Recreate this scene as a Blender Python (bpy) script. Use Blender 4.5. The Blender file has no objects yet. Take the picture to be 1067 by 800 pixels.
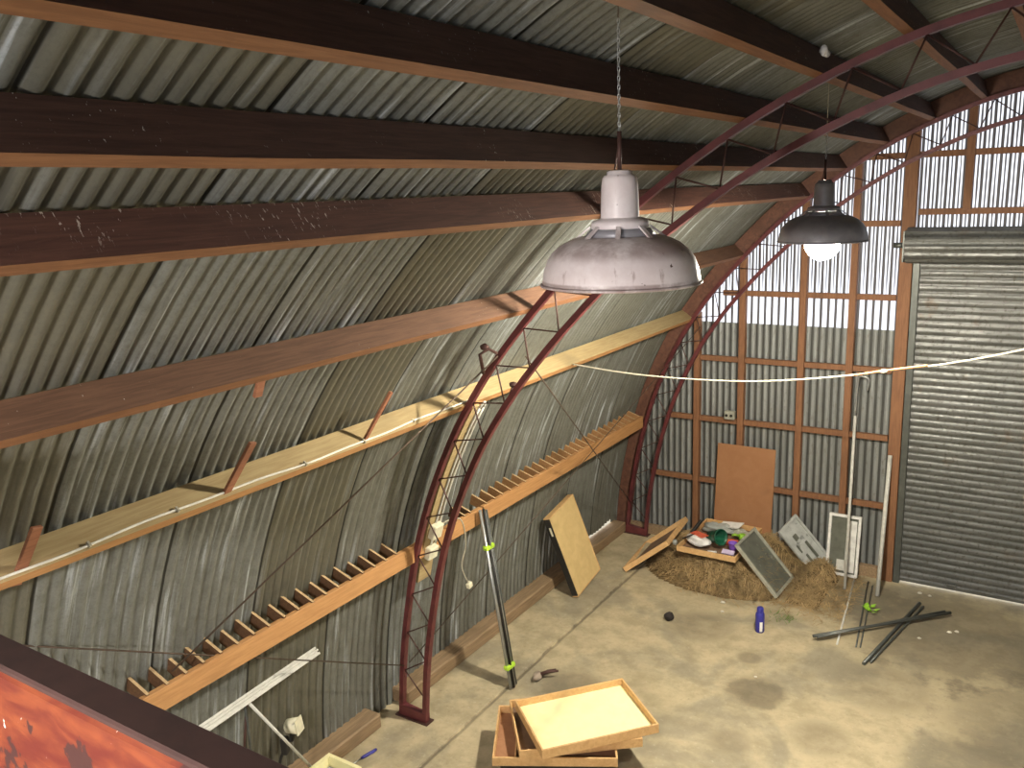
import bpy, math, random
from mathutils import Vector, Matrix
random.seed(7)
S = bpy.context.scene
C = S.collection
V = Vector

# ------------------------------------------------------------------ materials
class NT:
    def __init__(s, name):
        s.m = bpy.data.materials.new(name); s.m.use_nodes = True
        s.n = s.m.node_tree.nodes; s.l = s.m.node_tree.links
        s.b = s.n['Principled BSDF']; s.out = s.n['Material Output']
    def new(s, t, **k):
        x = s.n.new(t)
        for a, v in k.items(): setattr(x, a, v)
        return x
    def link(s, a, b): s.l.new(a, b)
    def val(s, sock, v):
        if hasattr(v, 'links') or isinstance(v, bpy.types.NodeSocket): s.link(v, sock)
        else: sock.default_value = v
    def math(s, op, a, b=0.0, clamp=False):
        x = s.new('ShaderNodeMath', operation=op, use_clamp=clamp)
        s.val(x.inputs[0], a); s.val(x.inputs[1], b); return x.outputs[0]
    def coords(s, kind='Object', scale=(1, 1, 1), loc=(0, 0, 0), rot=(0, 0, 0)):
        t = s.new('ShaderNodeTexCoord'); m = s.new('ShaderNodeMapping')
        m.inputs['Scale'].default_value = scale; m.inputs['Location'].default_value = loc
        m.inputs['Rotation'].default_value = rot
        s.link(t.outputs[kind], m.inputs['Vector']); return m.outputs[0]
    def world(s, scale=(1, 1, 1), loc=(0, 0, 0)):
        g = s.new('ShaderNodeNewGeometry'); m = s.new('ShaderNodeMapping')
        m.inputs['Scale'].default_value = scale; m.inputs['Location'].default_value = loc
        s.link(g.outputs['Position'], m.inputs['Vector']); return m.outputs[0]
    def noise(s, vec, scale=5, detail=4, rough=.55, dist=0):
        x = s.new('ShaderNodeTexNoise'); s.link(vec, x.inputs['Vector'])
        x.inputs['Scale'].default_value = scale; x.inputs['Detail'].default_value = detail
        x.inputs['Roughness'].default_value = rough; x.inputs['Distortion'].default_value = dist
        return x.outputs['Fac']
    def ramp(s, fac, lo, hi, a=0.0, b=1.0):
        x = s.new('ShaderNodeMapRange'); x.interpolation_type = 'SMOOTHSTEP'
        s.val(x.inputs[0], fac)
        for i, v in enumerate((lo, hi, a, b)): x.inputs[i + 1].default_value = v
        return x.outputs[0]
    def mix(s, fac, a, b, mode='MIX'):
        x = s.new('ShaderNodeMix', data_type='RGBA', blend_type=mode)
        s.val(x.inputs[0], fac); 
        for i, v in ((6, a), (7, b)):
            if isinstance(v, tuple): x.inputs[i].default_value = (*v[:3], 1)
            else: s.link(v, x.inputs[i])
        return x.outputs[2]
    def bump(s, h, strength=.3, dist=.01):
        x = s.new('ShaderNodeBump'); s.link(h, x.inputs['Height'])
        x.inputs['Strength'].default_value = strength; x.inputs['Distance'].default_value = dist
        s.link(x.outputs[0], s.b.inputs['Normal'])
    def base(s, c, rough=.6, metal=0.0):
        if isinstance(c, tuple): s.b.inputs['Base Color'].default_value = (*c[:3], 1)
        else: s.link(c, s.b.inputs['Base Color'])
        s.val(s.b.inputs['Roughness'], rough); s.val(s.b.inputs['Metallic'], metal)

def wood(name, c, c2, grain=(18, 1.2, 18), rough=.7, spots=None, spot_col=(.7, .66, .6), spot_lo=.7):
    t = NT(name)
    g = t.noise(t.world(grain), 3, 6, .65, .6)
    col = t.mix(t.ramp(g, .3, .7), c, c2)
    big = t.noise(t.world((1.2, .8, 1.2)), 1.6, 3)
    dark = tuple(x * .55 for x in c)
    col = t.mix(t.ramp(big, .55, .8), col, dark)
    if spots:
        n = t.noise(t.world(spots), 6, 3, .7)
        n2 = t.noise(t.world((1.3, 1.3, 1.3)), 1.3, 2)
        f = t.math('MULTIPLY', t.ramp(n, spot_lo, spot_lo + .04), t.ramp(n2, .5, .62))
        col = t.mix(f, col, spot_col)
    t.base(col, rough); t.bump(g, .35, .006); return t.m

def plain(name, c, rough=.5, metal=0.0, var=.25, scale=12, dirt_or_shade=None, emit=None):
    t = NT(name)
    n = t.noise(t.coords('Object'), scale, 4)
    col = t.mix(t.ramp(n, .35, .75), c, tuple(x * (1 - var) for x in c))
    if dirt_or_shade:
        n2 = t.noise(t.coords('Object', loc=(3, 5, 1)), dirt_or_shade[1], 5, .65)
        col = t.mix(t.ramp(n2, dirt_or_shade[2], dirt_or_shade[2] + .12), col, dirt_or_shade[0])
    t.base(col, rough, metal); t.bump(n, .08, .002)
    return t.m

def holes(t, pts, r=.012):
    """little nail holes through the sheet, seen as points of daylight"""
    g = t.new('ShaderNodeNewGeometry'); tot = None
    for p in pts:
        d = t.new('ShaderNodeVectorMath', operation='DISTANCE')
        t.link(g.outputs['Position'], d.inputs[0]); d.inputs[1].default_value = p
        h = t.math('LESS_THAN', d.outputs['Value'], r)
        tot = h if tot is None else t.math('MAXIMUM', tot, h)
    tr = t.new('ShaderNodeBsdfTransparent'); mx = t.new('ShaderNodeMixShader')
    src = t.b.outputs[0]
    t.link(tot, mx.inputs[0]); t.link(src, mx.inputs[1]); t.link(tr.outputs[0], mx.inputs[2])
    t.link(mx.outputs[0], t.out.inputs[0])

def sheet_mat():
    t = NT('weathered_galvanised_sheet')
    uv = t.coords('UV')                         # u = along the shed, v = along the arc (metres)
    sep = t.new('ShaderNodeSeparateXYZ'); t.link(uv, sep.inputs[0])
    sid = t.math('FLOOR', t.math('DIVIDE', t.math('SUBTRACT', sep.outputs[0], .364), .762))
    w = t.new('ShaderNodeTexWhiteNoise', noise_dimensions='1D'); t.link(sid, w.inputs['W'])
    streak = t.noise(t.coords('UV', (24, .9, 1)), 1.0, 4, .6)
    fine = t.noise(t.coords('UV', (14, 9, 1)), 1.0, 6, .7)
    big = t.noise(t.coords('UV', (1.6, .8, 1)), 1.0, 3)
    col = t.mix(w.outputs['Value'], (.150, .145, .108), (.225, .242, .230))
    col = t.mix(t.math('MULTIPLY', t.ramp(fine, .40, .75), .55), col, (.12, .12, .095))
    col = t.mix(t.math('MULTIPLY', t.ramp(streak, .53, .70), t.math('MULTIPLY', t.ramp(big, .34, .55), t.ramp(w.outputs['Value'], .1, .6, .25, 1.0))), col, (.56, .62, .66))
    col = t.mix(t.math('MULTIPLY', t.ramp(streak, .44, .28), .7), col, (.070, .068, .056))
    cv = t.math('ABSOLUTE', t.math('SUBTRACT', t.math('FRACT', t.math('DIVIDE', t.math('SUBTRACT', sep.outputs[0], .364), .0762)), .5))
    shade_var = t.noise(t.coords('UV', (3, 1.2, 1), (4, 7, 0)), 1.0, 4, .6)
    col = t.mix(t.math('MULTIPLY', t.ramp(cv, .28, .48), t.ramp(shade_var, .35, .70, .08, .60)), col, (.045, .043, .036))  # shade of the corrugations painted along each valley
    grain = t.noise(t.coords('UV', (95, 55, 1)), 1.0, 3, .7)
    col = t.mix(t.ramp(grain, .45, .75, 0, .4), col, (.10, .10, .085))
    rust = t.noise(t.coords('UV', (5, 2, 1), (9, 3, 0)), 1.0, 5, .65)
    col = t.mix(t.math('MULTIPLY', t.ramp(rust, .62, .8), .55), col, (.13, .085, .04))
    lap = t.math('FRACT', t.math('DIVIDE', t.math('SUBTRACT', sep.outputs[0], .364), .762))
    col = t.mix(t.ramp(t.math('ABSOLUTE', t.math('SUBTRACT', lap, .5)), .490, .496, 0, .9), col, (.012, .012, .010))  # gap shadow at each sheet lap painted as a dark line
    t.base(col, t.ramp(fine, .3, .7, .45, .65), .30)
    holes(t, [(-1.995, 4.83, 4.58), (-.70, 3.35, 5.22), (-1.42, 7.6, 4.93)], .012)
    return t.m

def lower_gable_mat():
    t = NT('galvanised_gable_sheet')
    n = t.noise(t.world((14, 14, 1.2)), 1.0, 5, .6)
    f = t.noise(t.world((30, 30, 12)), 1.0, 4, .6)
    col = t.mix(t.ramp(n, .3, .7), (.25, .265, .26), (.35, .37, .365))
    col = t.mix(t.ramp(f, .5, .8), col, (.20, .20, .18))
    # corrugation shading painted dark into the valley of every corrugation
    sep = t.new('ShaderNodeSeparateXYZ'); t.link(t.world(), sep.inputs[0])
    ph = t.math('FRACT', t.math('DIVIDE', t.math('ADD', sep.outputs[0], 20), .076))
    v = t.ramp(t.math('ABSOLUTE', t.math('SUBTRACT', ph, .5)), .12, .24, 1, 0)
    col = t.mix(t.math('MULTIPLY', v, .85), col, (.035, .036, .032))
    t.base(col, .5, .35); return t.m

def upper_gable_mat():
    """translucent fibreglass sheet: daylight passes the flanks, shading is painted into crests and valleys"""
    t = NT('translucent_fibreglass_sheet')
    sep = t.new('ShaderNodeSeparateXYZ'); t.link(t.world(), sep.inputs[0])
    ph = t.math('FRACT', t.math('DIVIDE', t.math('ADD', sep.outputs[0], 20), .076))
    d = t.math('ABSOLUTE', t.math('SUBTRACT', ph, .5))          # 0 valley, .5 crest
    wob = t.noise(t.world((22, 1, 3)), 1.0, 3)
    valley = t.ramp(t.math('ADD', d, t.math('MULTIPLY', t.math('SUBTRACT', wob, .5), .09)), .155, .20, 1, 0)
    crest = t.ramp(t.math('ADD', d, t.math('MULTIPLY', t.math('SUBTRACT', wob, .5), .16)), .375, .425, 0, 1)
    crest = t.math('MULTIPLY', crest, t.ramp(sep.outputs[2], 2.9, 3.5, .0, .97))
    dirt_or_shade = t.math('MAXIMUM', valley, crest)  # mask of the painted corrugation shading
    col = t.mix(dirt_or_shade, (.60, .61, .64), (.050, .048, .048))
    t.base((.11, .10, .10), .5)
    tr = t.new('ShaderNodeBsdfTranslucent'); t.link(col, tr.inputs['Color'])
    mx = t.new('ShaderNodeMixShader')
    t.val(mx.inputs[0], t.ramp(dirt_or_shade, 0, 1, .92, .35))
    t.link(t.b.outputs[0], mx.inputs[1]); t.link(tr.outputs[0], mx.inputs[2])
    t.link(mx.outputs[0], t.out.inputs[0]); return t.m

def floor_mat():
    t = NT('stained_concrete')
    a = t.noise(t.world((1, 1, 1)), 1.1, 6, .6, .4)
    b = t.noise(t.world((1, 1, 1), (7, 3, 0)), 4.5, 6, .65)
    c = t.noise(t.world((1, 1, 1), (2, 9, 0)), 26, 5, .6)
    col = t.mix(t.ramp(b, .3, .72), (.56, .475, .305), (.38, .32, .20))
    col = t.mix(t.math('MULTIPLY', t.ramp(a, .45, .62), .6), col, (.22, .205, .155))
    col = t.mix(t.math('MULTIPLY', t.ramp(c, .55, .8), .5), col, (.22, .18, .12))
    col = t.mix(t.math('MULTIPLY', t.ramp(c, .42, .25), .35), col, (.66, .60, .47))
    # oil and damp patches; those near the door are dim light painted in
    g = t.new('ShaderNodeNewGeometry')
    for (x, y, r, k) in ((-1.93, 6.68, .30, .65), (-2.15, 7.2, .14, .45), (-1.9, 5.9, .2, .3), (-.6, 8.5, 1.1, .6), (.3, 7.2, 1.0, .45), (-1.5, 8.9, .6, .4), (1.2, 8.4, 1.2, .5), (-1.0, 7.3, .5, .3), (-2.75, 7.55, .38, .35), (-3.35, 5.95, .34, .5), (-.2, 6.4, .6, .35), (-1.3, 6.3, .28, .3)):
        dd = t.new('ShaderNodeVectorMath', operation='DISTANCE')
        t.link(g.outputs['Position'], dd.inputs[0]); dd.inputs[1].default_value = (x, y, 0)
        e = t.math('ADD', dd.outputs['Value'], t.math('MULTIPLY', t.math('SUBTRACT', b, .5), r * 1.6))
        col = t.mix(t.math('MULTIPLY', t.ramp(e, r * .55, r, 1, 0), k), col, (.10, .082, .055))
    sx = t.new('ShaderNodeSeparateXYZ'); t.link(g.outputs['Position'], sx.inputs[0])
    e = t.math('ABSOLUTE', t.math('ADD', sx.outputs[0], t.math('ADD', 3.845, t.math('MULTIPLY', t.math('SUBTRACT', b, .5), .05))))
    col = t.mix(t.math('MULTIPLY', t.ramp(e, .006, .022, 1, 0), t.ramp(a, .3, .6, .25, .8)), col, (.11, .09, .06))
    t.base(col, t.ramp(b, .3, .7, .55, .8)); t.bump(c, .25, .004); return t.m

M = {}
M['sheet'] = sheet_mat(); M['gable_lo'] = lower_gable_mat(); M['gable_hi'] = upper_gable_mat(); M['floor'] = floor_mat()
M['purlin'] = wood('dark_hardwood', (.110, .052, .038), (.062, .028, .021), spots=(6, 10, 6), spot_lo=.66)
M['purlin_splash'] = wood('splashed_dark_hardwood', (.130, .055, .038), (.075, .030, .022), spots=(3.5, 12, 3.5), spot_lo=.615, spot_col=(.55, .48, .42))
M['purlin_mid'] = wood('brown_hardwood', (.175, .090, .052), (.11, .055, .032), spots=(6, 10, 6), spot_lo=.69)
M['bare'] = wood('bare_orange_edge', (.27, .125, .055), (.19, .082, .034))
M['purlin_pale'] = wood('pale_pine', (.44, .34, .175), (.34, .245, .115))
M['rack'] = wood('orange_pine', (.52, .28, .11), (.40, .20, .075))
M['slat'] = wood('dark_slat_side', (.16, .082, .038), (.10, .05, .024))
M['slat_far'] = wood('orange_slat_side', (.42, .225, .095), (.32, .16, .065))  # lamp light on the far slats put into their colour
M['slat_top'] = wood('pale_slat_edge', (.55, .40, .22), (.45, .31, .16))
M['rib'] = wood('curved_rib_timber', (.17, .075, .045), (.10, .042, .028), grain=(6, 6, 6))
M['stud'] = wood('reddish_gable_timber', (.27, .128, .060), (.19, .084, .040), grain=(18, 18, 1.5))
M['sill'] = wood('grey_brown_sill', (.34, .235, .135), (.22, .15, .085))
M['kerb'] = M['floor']
M['batten'] = wood('red_brown_batten', (.36, .15, .08), (.25, .10, .05))
M['steel'] = plain('dark_red_painted_steel', (.145, .034, .036), .45, .1, .4, 9, ((.42, .34, .32), 24, .70))
M['rod'] = plain('dull_brown_rod', (.10, .05, .042), .55, .4)
M['wire'] = plain('rusty_wire', (.10, .07, .05), .6, .5)
M['tray_rim'] = wood('tray_rim_wood', (.72, .47, .22), (.60, .36, .15), grain=(8, 8, 8))
M['tray_pale'] = wood('tray_pale_board', (.93, .87, .50), (.90, .83, .44), grain=(3, 3, 3))
M['tray_brown'] = wood('tray_hardboard', (.40, .21, .11), (.33, .165, .085), grain=(3, 3, 3))
M['tray_dark'] = wood('tray_dark_hardboard', (.25, .16, .10), (.19, .12, .075), grain=(3, 3, 3))
M['hardboard'] = wood('leaning_hardboard', (.36, .175, .08), (.32, .148, .065), grain=(2, 2, 2))
M['tray_yellow'] = wood('tray_yellow_board', (.70, .52, .24), (.62, .45, .20), grain=(3, 3, 3))
M['white_paint'] = plain('chalky_white_paint', (.66, .66, .61), .6, 0, .2, 20, ((.34, .32, .28), 14, .68))
M['enamel'] = plain('stained_white_enamel', (.90, .83, .84), .32, 0, .18, 5, ((.20, .14, .13), 9, .60))
def enamel_mat():
    t = NT('stained_white_lamp_enamel')
    sp = t.new('ShaderNodeSeparateXYZ'); t.link(t.coords('Object'), sp.inputs[0])
    run = t.noise(t.coords('Object', (26, 26, 3)), 1.0, 4, .6)
    sm = t.noise(t.coords('Object', (7, 7, 7), (2, 1, 0)), 1.0, 5, .65)
    col = t.mix(t.ramp(sm, .35, .7), (.90, .84, .85), (.76, .68, .69))
    band = t.math('MULTIPLY', t.ramp(sp.outputs[2], .085, .125, 0, 1), t.ramp(sp.outputs[2], .165, .20, 1, 0))
    col = t.mix(t.math('MULTIPLY', band, t.ramp(sm, .35, .6, .15, .75)), col, (.36, .27, .26))
    col = t.mix(t.math('MULTIPLY', t.ramp(run, .60, .72), t.ramp(sm, .42, .6, 0, .7)), col, (.30, .19, .17))
    fl = t.noise(t.coords('Object', (22, 22, 22), (5, 0, 3)), 1.0, 4, .7)
    col = t.mix(t.ramp(fl, .70, .73), col, (.10, .06, .05))
    rimz = t.ramp(sp.outputs[2], .022, .030, 1, 0)
    col = t.mix(t.math('MULTIPLY', rimz, t.ramp(sm, .40, .60, .1, .6)), col, (.20, .12, .10))
    t.base(col, .34); return t.m
M['enamel'] = enamel_mat()
M['enamel_grey'] = plain('grey_enamel', (.36, .36, .40), .4, .2, .3, 8)
M['cream'] = plain('cream_plastic', (.80, .77, .58), .45)
M['cable'] = plain('cream_cable', (.50, .47, .37), .5)
M['wall_cable'] = plain('white_cable', (.85, .84, .76), .5)
M['orange'] = plain('orange_cable', (.65, .28, .12), .5)
M['galv'] = plain('bright_galvanised', (.50, .52, .52), .35, .75)
M['shutter'] = None
M['black'] = plain('matt_black', (.018, .017, .016), .55)
M['rodgrey'] = plain('grey_steel_pipe', (.13, .14, .13), .45, .6)
M['lime'] = plain('lime_tape', (.45, .72, .05), .5)
M['blue'] = plain('blue_plastic', (.035, .035, .30), .35)
M['green'] = plain('dark_green_plastic', (.008, .085, .045), .3)
M['purple'] = plain('purple_plastic', (.22, .10, .55), .4)
M['limegreen'] = plain('bright_green_plastic', (.28, .55, .04), .4)
M['leaf'] = plain('fresh_leaf', (.16, .26, .05), .6)
M['red'] = plain('orange_red_print', (.75, .14, .07), .45)
M['white'] = plain('white_paper', (.88, .88, .86), .6)
M['lilac'] = plain('lilac_paper', (.68, .58, .82), .6)
M['greyjunk'] = plain('clear_grey_plastic', (.36, .38, .36), .3)
M['straw_base'] = plain('packed_straw', (.22, .15, .065), .9, 0, .6, 16, ((.08, .05, .02), 20, .55))
M['straw'] = plain('dry_straw', (.52, .37, .18), .75, 0, .6, 5)
M['greyframe'] = plain('weathered_grey_frame', (.40, .40, .33), .6, 0, .3, 14)
M['greyglass'] = plain('dusty_grey_panel', (.16, .17, .14), .35, .1, .35, 9, ((.30, .30, .26), 6, .6))
M['chalk'] = plain('dusty_whitewashed_panel', (.50, .52, .50), .6, 0, .3, 8, ((.18, .19, .18), 10, .56))
M['glove'] = plain('grey_brown_cloth', (.34, .28, .22), .8)
M['stone'] = plain('pale_chip', (.72, .68, .58), .7)
M['soil'] = plain('black_lump', (.025, .02, .018), .9)

def shutter_mat():
    t = NT('galvanised_shutter')
    n = t.noise(t.world((2, 2, 18)), 1.4, 5, .6)
    f = t.noise(t.world((30, 30, 30)), 1.0, 5, .6)
    col = t.mix(t.ramp(n, .3, .7), (.17, .175, .17), (.10, .105, .10))
    col = t.mix(t.ramp(f, .5, .75), col, (.075, .072, .06))
    rust = t.noise(t.world((1.5, 1, 1.5), (4, 0, 2)), 1.6, 6, .65)
    col = t.mix(t.math('MULTIPLY', t.ramp(rust, .58, .72), .6), col, (.13, .09, .055))
    t.base(col, t.ramp(f, .3, .7, .34, .55), .4); return t.m
M['shutter'] = shutter_mat()

def rail_mat():
    t = NT('worn_red_painted_rail')
    n = t.noise(t.world((5, 5, 14)), 1.4, 5, .6, .5)
    col = t.mix(t.ramp(n, .35, .68), (.115, .020, .014), (.215, .055, .022))
    d = t.noise(t.world((9, 9, 7), (1.37, 0, .21)), 1.1, 4, .6)
    col = t.mix(t.ramp(d, .575, .59), col, (.055, .022, .02))
    e = t.noise(t.world((26, 9, 14), (5, 0, 2)), 1.0, 4, .7)
    col = t.mix(t.ramp(e, .69, .71), col, (.75, .62, .58))
    t.base(col, .42); t.bump(n, .2, .003); return t.m
M['rail'] = rail_mat()
M['rail_top'] = plain('dark_rail_top', (.052, .022, .018), .85, 0, .4, 9)  # darker brown for the upper face of the rail

def emit_mat(name, col, s):
    t = NT(name); t.base((0, 0, 0), .5)
    t.b.inputs['Emission Color'].default_value = (*col, 1); t.b.inputs['Emission Strength'].default_value = s
    return t.m
M['bulb'] = emit_mat('lit_bulb', (1.0, .91, .74), 1080)
M['bulb_near'] = emit_mat('lit_bulb_near', (1.0, .91, .84), 1050)
M['reflector'] = plain('white_reflector_enamel', (.85, .85, .83), .4, 0, .05)
M['bulb_off'] = plain('unlit_bulb_glass', (.72, .72, .70), .2)

# ------------------------------------------------------------------ mesh helpers
class MB:
    def __init__(s): s.v = []; s.f = []; s.sm = []; s.uv = None
    def face(s, idx, smooth=False): s.f.append(idx); s.sm.append(smooth)
    def box(s, c, ax, ay, az):
        """centre and three half-axis vectors"""
        c, ax, ay, az = V(c), V(ax), V(ay), V(az)
        if ax.cross(ay).dot(az) < 0: ax = -ax
        b = len(s.v)
        for i in (-1, 1):
            for j in (-1, 1):
                for k in (-1, 1): s.v.append(c + ax * i + ay * j + az * k)
        for q in ((0, 1, 3, 2), (4, 6, 7, 5), (0, 4, 5, 1), (2, 3, 7, 6), (0, 2, 6, 4), (1, 5, 7, 3)):
            s.face([b + t for t in q])
        return s
    def bx(s, x0, x1, y0, y1, z0, z1):
        return s.box(((x0 + x1) / 2, (y0 + y1) / 2, (z0 + z1) / 2), ((x1 - x0) / 2, 0, 0), (0, (y1 - y0) / 2, 0), (0, 0, (z1 - z0) / 2))
    def bar(s, a, b, w, h, up=(0, 0, 1)):
        a, b = V(a), V(b); d = (b - a); L = d.length; d.normalize()
        u = V(up); side = d.cross(u)
        if side.length < 1e-4: side = d.cross(V((1, 0, 0)))
        side.normalize(); u = side.cross(d)
        return s.box((a + b) / 2, d * L / 2, side * w / 2, u * h / 2)
    def tube(s, pts, r, n=8, closed=False, cap=True):
        pts = [V(p) for p in pts]; N = len(pts); rs = r if isinstance(r, list) else [r] * N
        b = len(s.v); ref = None
        for i, p in enumerate(pts):
            if closed: d = pts[(i + 1) % N] - pts[i - 1]
            else: d = pts[min(i + 1, N - 1)] - pts[max(i - 1, 0)]
            d.normalize()
            if ref is None:
                ref = d.orthogonal().normalized()
            ref = (ref - d * ref.dot(d)).normalized(); o = d.cross(ref)
            for k in range(n):
                a = 2 * math.pi * k / n
                s.v.append(p + (ref * math.cos(a) + o * math.sin(a)) * rs[i])
        for i in range(N if closed else N - 1):
            j = (i + 1) % N
            for k in range(n):
                k2 = (k + 1) % n
                s.face([b + i * n + k, b + i * n + k2, b + j * n + k2, b + j * n + k], True)
        if cap and not closed:
            s.face([b + k for k in range(n)][::-1]); s.face([b + (N - 1) * n + k for k in range(n)])
        return s
    def lathe(s, prof, c=(0, 0, 0), n=40, smooth=True):
        b = len(s.v); c = V(c)
        for (r, z) in prof:
            for k in range(n):
                a = 2 * math.pi * k / n; s.v.append(c + V((r * math.cos(a), r * math.sin(a), z)))
        for i in range(len(prof) - 1):
            for k in range(n):
                k2 = (k + 1) % n
                s.face([b + i * n + k, b + i * n + k2, b + (i + 1) * n + k2, b + (i + 1) * n + k], smooth)
        return s
    def blob(s, c, r, sc=(1, 1, 1), seed=0, amp=.15, nu=14, nv=9, rot=None):
        rnd = random.Random(seed); c = V(c); b = len(s.v)
        ph = [rnd.uniform(0, 6.28) for _ in range(6)]
        R = Matrix.Rotation(rot or 0, 3, 'Z')
        for i in range(nv + 1):
            th = math.pi * i / nv
            for k in range(nu):
                a = 2 * math.pi * k / nu
                q = 1 + amp * (math.sin(3 * a + ph[0] + 2 * th) * .5 + math.sin(5 * th + ph[1] + a) * .4 + math.sin(2 * a - 4 * th + ph[2]) * .5)
                p = V((math.sin(th) * math.cos(a) * sc[0], math.sin(th) * math.sin(a) * sc[1], math.cos(th) * sc[2])) * r * q
                s.v.append(c + R @ p)
        for i in range(nv):
            for k in range(nu):
                k2 = (k + 1) % nu
                s.face([b + i * nu + k, b + (i + 1) * nu + k, b + (i + 1) * nu + k2, b + i * nu + k2], True)
        return s
    def build(s, name, mat, parent=None, label=None, cat=None, group=None, kind=None, bevel=0):
        if parent is not None:
            o = V((0, 0, 0)); p = parent
            while p is not None: o = o + p.location; p = p.parent
        else:
            xs = [v[0] for v in s.v]; ys = [v[1] for v in s.v]; zs = [v[2] for v in s.v]
            o = V(((min(xs) + max(xs)) / 2, (min(ys) + max(ys)) / 2, min(zs)))
        me = bpy.data.meshes.new(name)
        me.from_pydata([tuple(V(v) - o) for v in s.v], [], s.f); me.update()
        me.polygons.foreach_set('use_smooth', s.sm)
        if s.uv:
            L = me.uv_layers.new(name='UVMap')
            for lp in me.loops: L.data[lp.index].uv = s.uv[lp.vertex_index]
        me.materials.append(mat)
        ob = bpy.data.objects.new(name, me); C.objects.link(ob)
        if parent is None: ob.location = o
        else: ob.parent = parent
        if bevel:
            b = ob.modifiers.new('bevel', 'BEVEL'); b.width = bevel; b.segments = 1; b.limit_method = 'ANGLE'
        tag(ob, label, cat, group, kind); return ob

def tag(o, label=None, cat=None, group=None, kind=None):
    if label: o['label'] = label
    if cat: o['category'] = cat
    if group: o['group'] = group
    if kind: o['kind'] = kind
def thing(name, loc, label, cat, group=None):
    o = bpy.data.objects.new(name, None); C.objects.link(o); o.location = loc
    o.empty_display_size = .1
    tag(o, label, cat, group); return o

def lerp(a, b, t): return a + (b - a) * t

# ------------------------------------------------------------------ arch profile (X,Z), outer line of the steel trusses
XC = .62
HALF = [(-4.44, 0.0), (-4.39, 0.5), (-4.31, 0.96), (-4.18, 1.5), (-4.0, 2.02), (-3.745, 2.55), (-3.46, 2.99), (-3.17, 3.35), (-2.84, 3.70), (-2.52, 4.0),
        (-2.2, 4.245), (-1.9, 4.455), (-1.56, 4.66), (-1.19, 4.84), (-.74, 5.01), (-.3, 5.11), (.15, 5.17), (XC, 5.19)]
CTRL = HALF + [(2 * XC - x, z) for x, z in HALF[-2::-1]]
def catmull(P, n=8):
    out = []
    for i in range(len(P) - 1):
        p0 = P[max(i - 1, 0)]; p1 = P[i]; p2 = P[i + 1]; p3 = P[min(i + 2, len(P) - 1)]
        for k in range(n):
            t = k / n
            out.append(tuple(.5 * ((2 * p1[j]) + (-p0[j] + p2[j]) * t + (2 * p0[j] - 5 * p1[j] + 4 * p2[j] - p3[j]) * t * t + (-p0[j] + 3 * p1[j] - 3 * p2[j] + p3[j]) * t ** 3) for j in (0, 1)))
    out.append(P[-1]); return out
DEN = catmull(CTRL, 8)
ARC = [0.0]
for i in range(1, len(DEN)): ARC.append(ARC[-1] + math.dist(DEN[i], DEN[i - 1]))
ALEN = ARC[-1]
def at(s, off=0.0):
    """point, tangent and outward normal at arc length s"""
    s = max(0, min(ALEN - 1e-6, s))
    i = max(k for k in range(len(ARC)) if ARC[k] <= s); i = min(i, len(DEN) - 2)
    t = (s - ARC[i]) / (ARC[i + 1] - ARC[i])
    p = V((lerp(DEN[i][0], DEN[i + 1][0], t), lerp(DEN[i][1], DEN[i + 1][1], t)))
    a = V(DEN[max(i - 2, 0)]); b = V(DEN[min(i + 3, len(DEN) - 1)])
    d = (b - a).normalized(); n = V((-d.y, d.x))
    return p + n * off, d, n
def P3(p, y): return V((p.x, y, p.y))
def D3(d): return V((d.x, 0, d.y))
def nearest_s(x, z):
    return min(range(len(DEN)), key=lambda i: math.dist(DEN[i], (x, z)))
OFFS = .178
Y0, Y1 = -2.6, 9.62

# ------------------------------------------------------------------ the shell
def sheets(name, s0, s1):
    m = MB(); m.uv = []
    ns = max(4, int((s1 - s0) / .22)); step = .076 / 8; nu = int(round((Y1 - Y0) / step))
    rows = []
    for j in range(ns + 1):
        s = lerp(s0, s1, j / ns); p, d, n = at(s, OFFS); rows.append((s, p, n))
    for (s, p, n) in rows:
        for i in range(nu + 1):
            y = Y0 + i * step
            k = ((y - .364) / .762) % 1.0                      # each sheet laps over its neighbour
            o = .0092 * math.cos(2 * math.pi * (y - .364) / .0762) + .008 * k
            pp, ss, nn_ = p, s, n
            if s == s0 and name == 'wall_left' and 8.45 < y < 9.3: ss = .158 + .010 * math.sin(y * 9); pp, _, nn_ = at(ss, OFFS)
            if s < .05 and ss == s or s > ALEN - .05: pp = V((pp.x, -.03))
            m.v.append(V((pp.x + nn_.x * o, y, pp.y + nn_.y * o))); m.uv.append((y, ss))
    w = nu + 1
    for j in range(ns):
        for i in range(nu):
            m.face([j * w + i, j * w + i + 1, (j + 1) * w + i + 1, (j + 1) * w + i], True)
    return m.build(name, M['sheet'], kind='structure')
def s_at_z(z, side=-1):
    best = min((abs(DEN[i][1] - z), ARC[i]) for i in range(len(DEN)) if (DEN[i][0] < XC) == (side < 0)); return best[1]
SL = s_at_z(3.55); 
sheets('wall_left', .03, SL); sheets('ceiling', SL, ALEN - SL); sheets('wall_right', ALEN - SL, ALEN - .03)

fl = MB(); fl.bx(-5.2, 6.6, -3.0, 9.9, -.12, 0); fl.build('floor', M['floor'], kind='structure')
kb = MB()                                                    # raised strip of concrete along the left wall
kb.bx(-4.50, -3.86, Y0, 9.5, -.01, .012); kb.build('trim_1', M['kerb'], kind='structure', bevel=.004)

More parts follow.
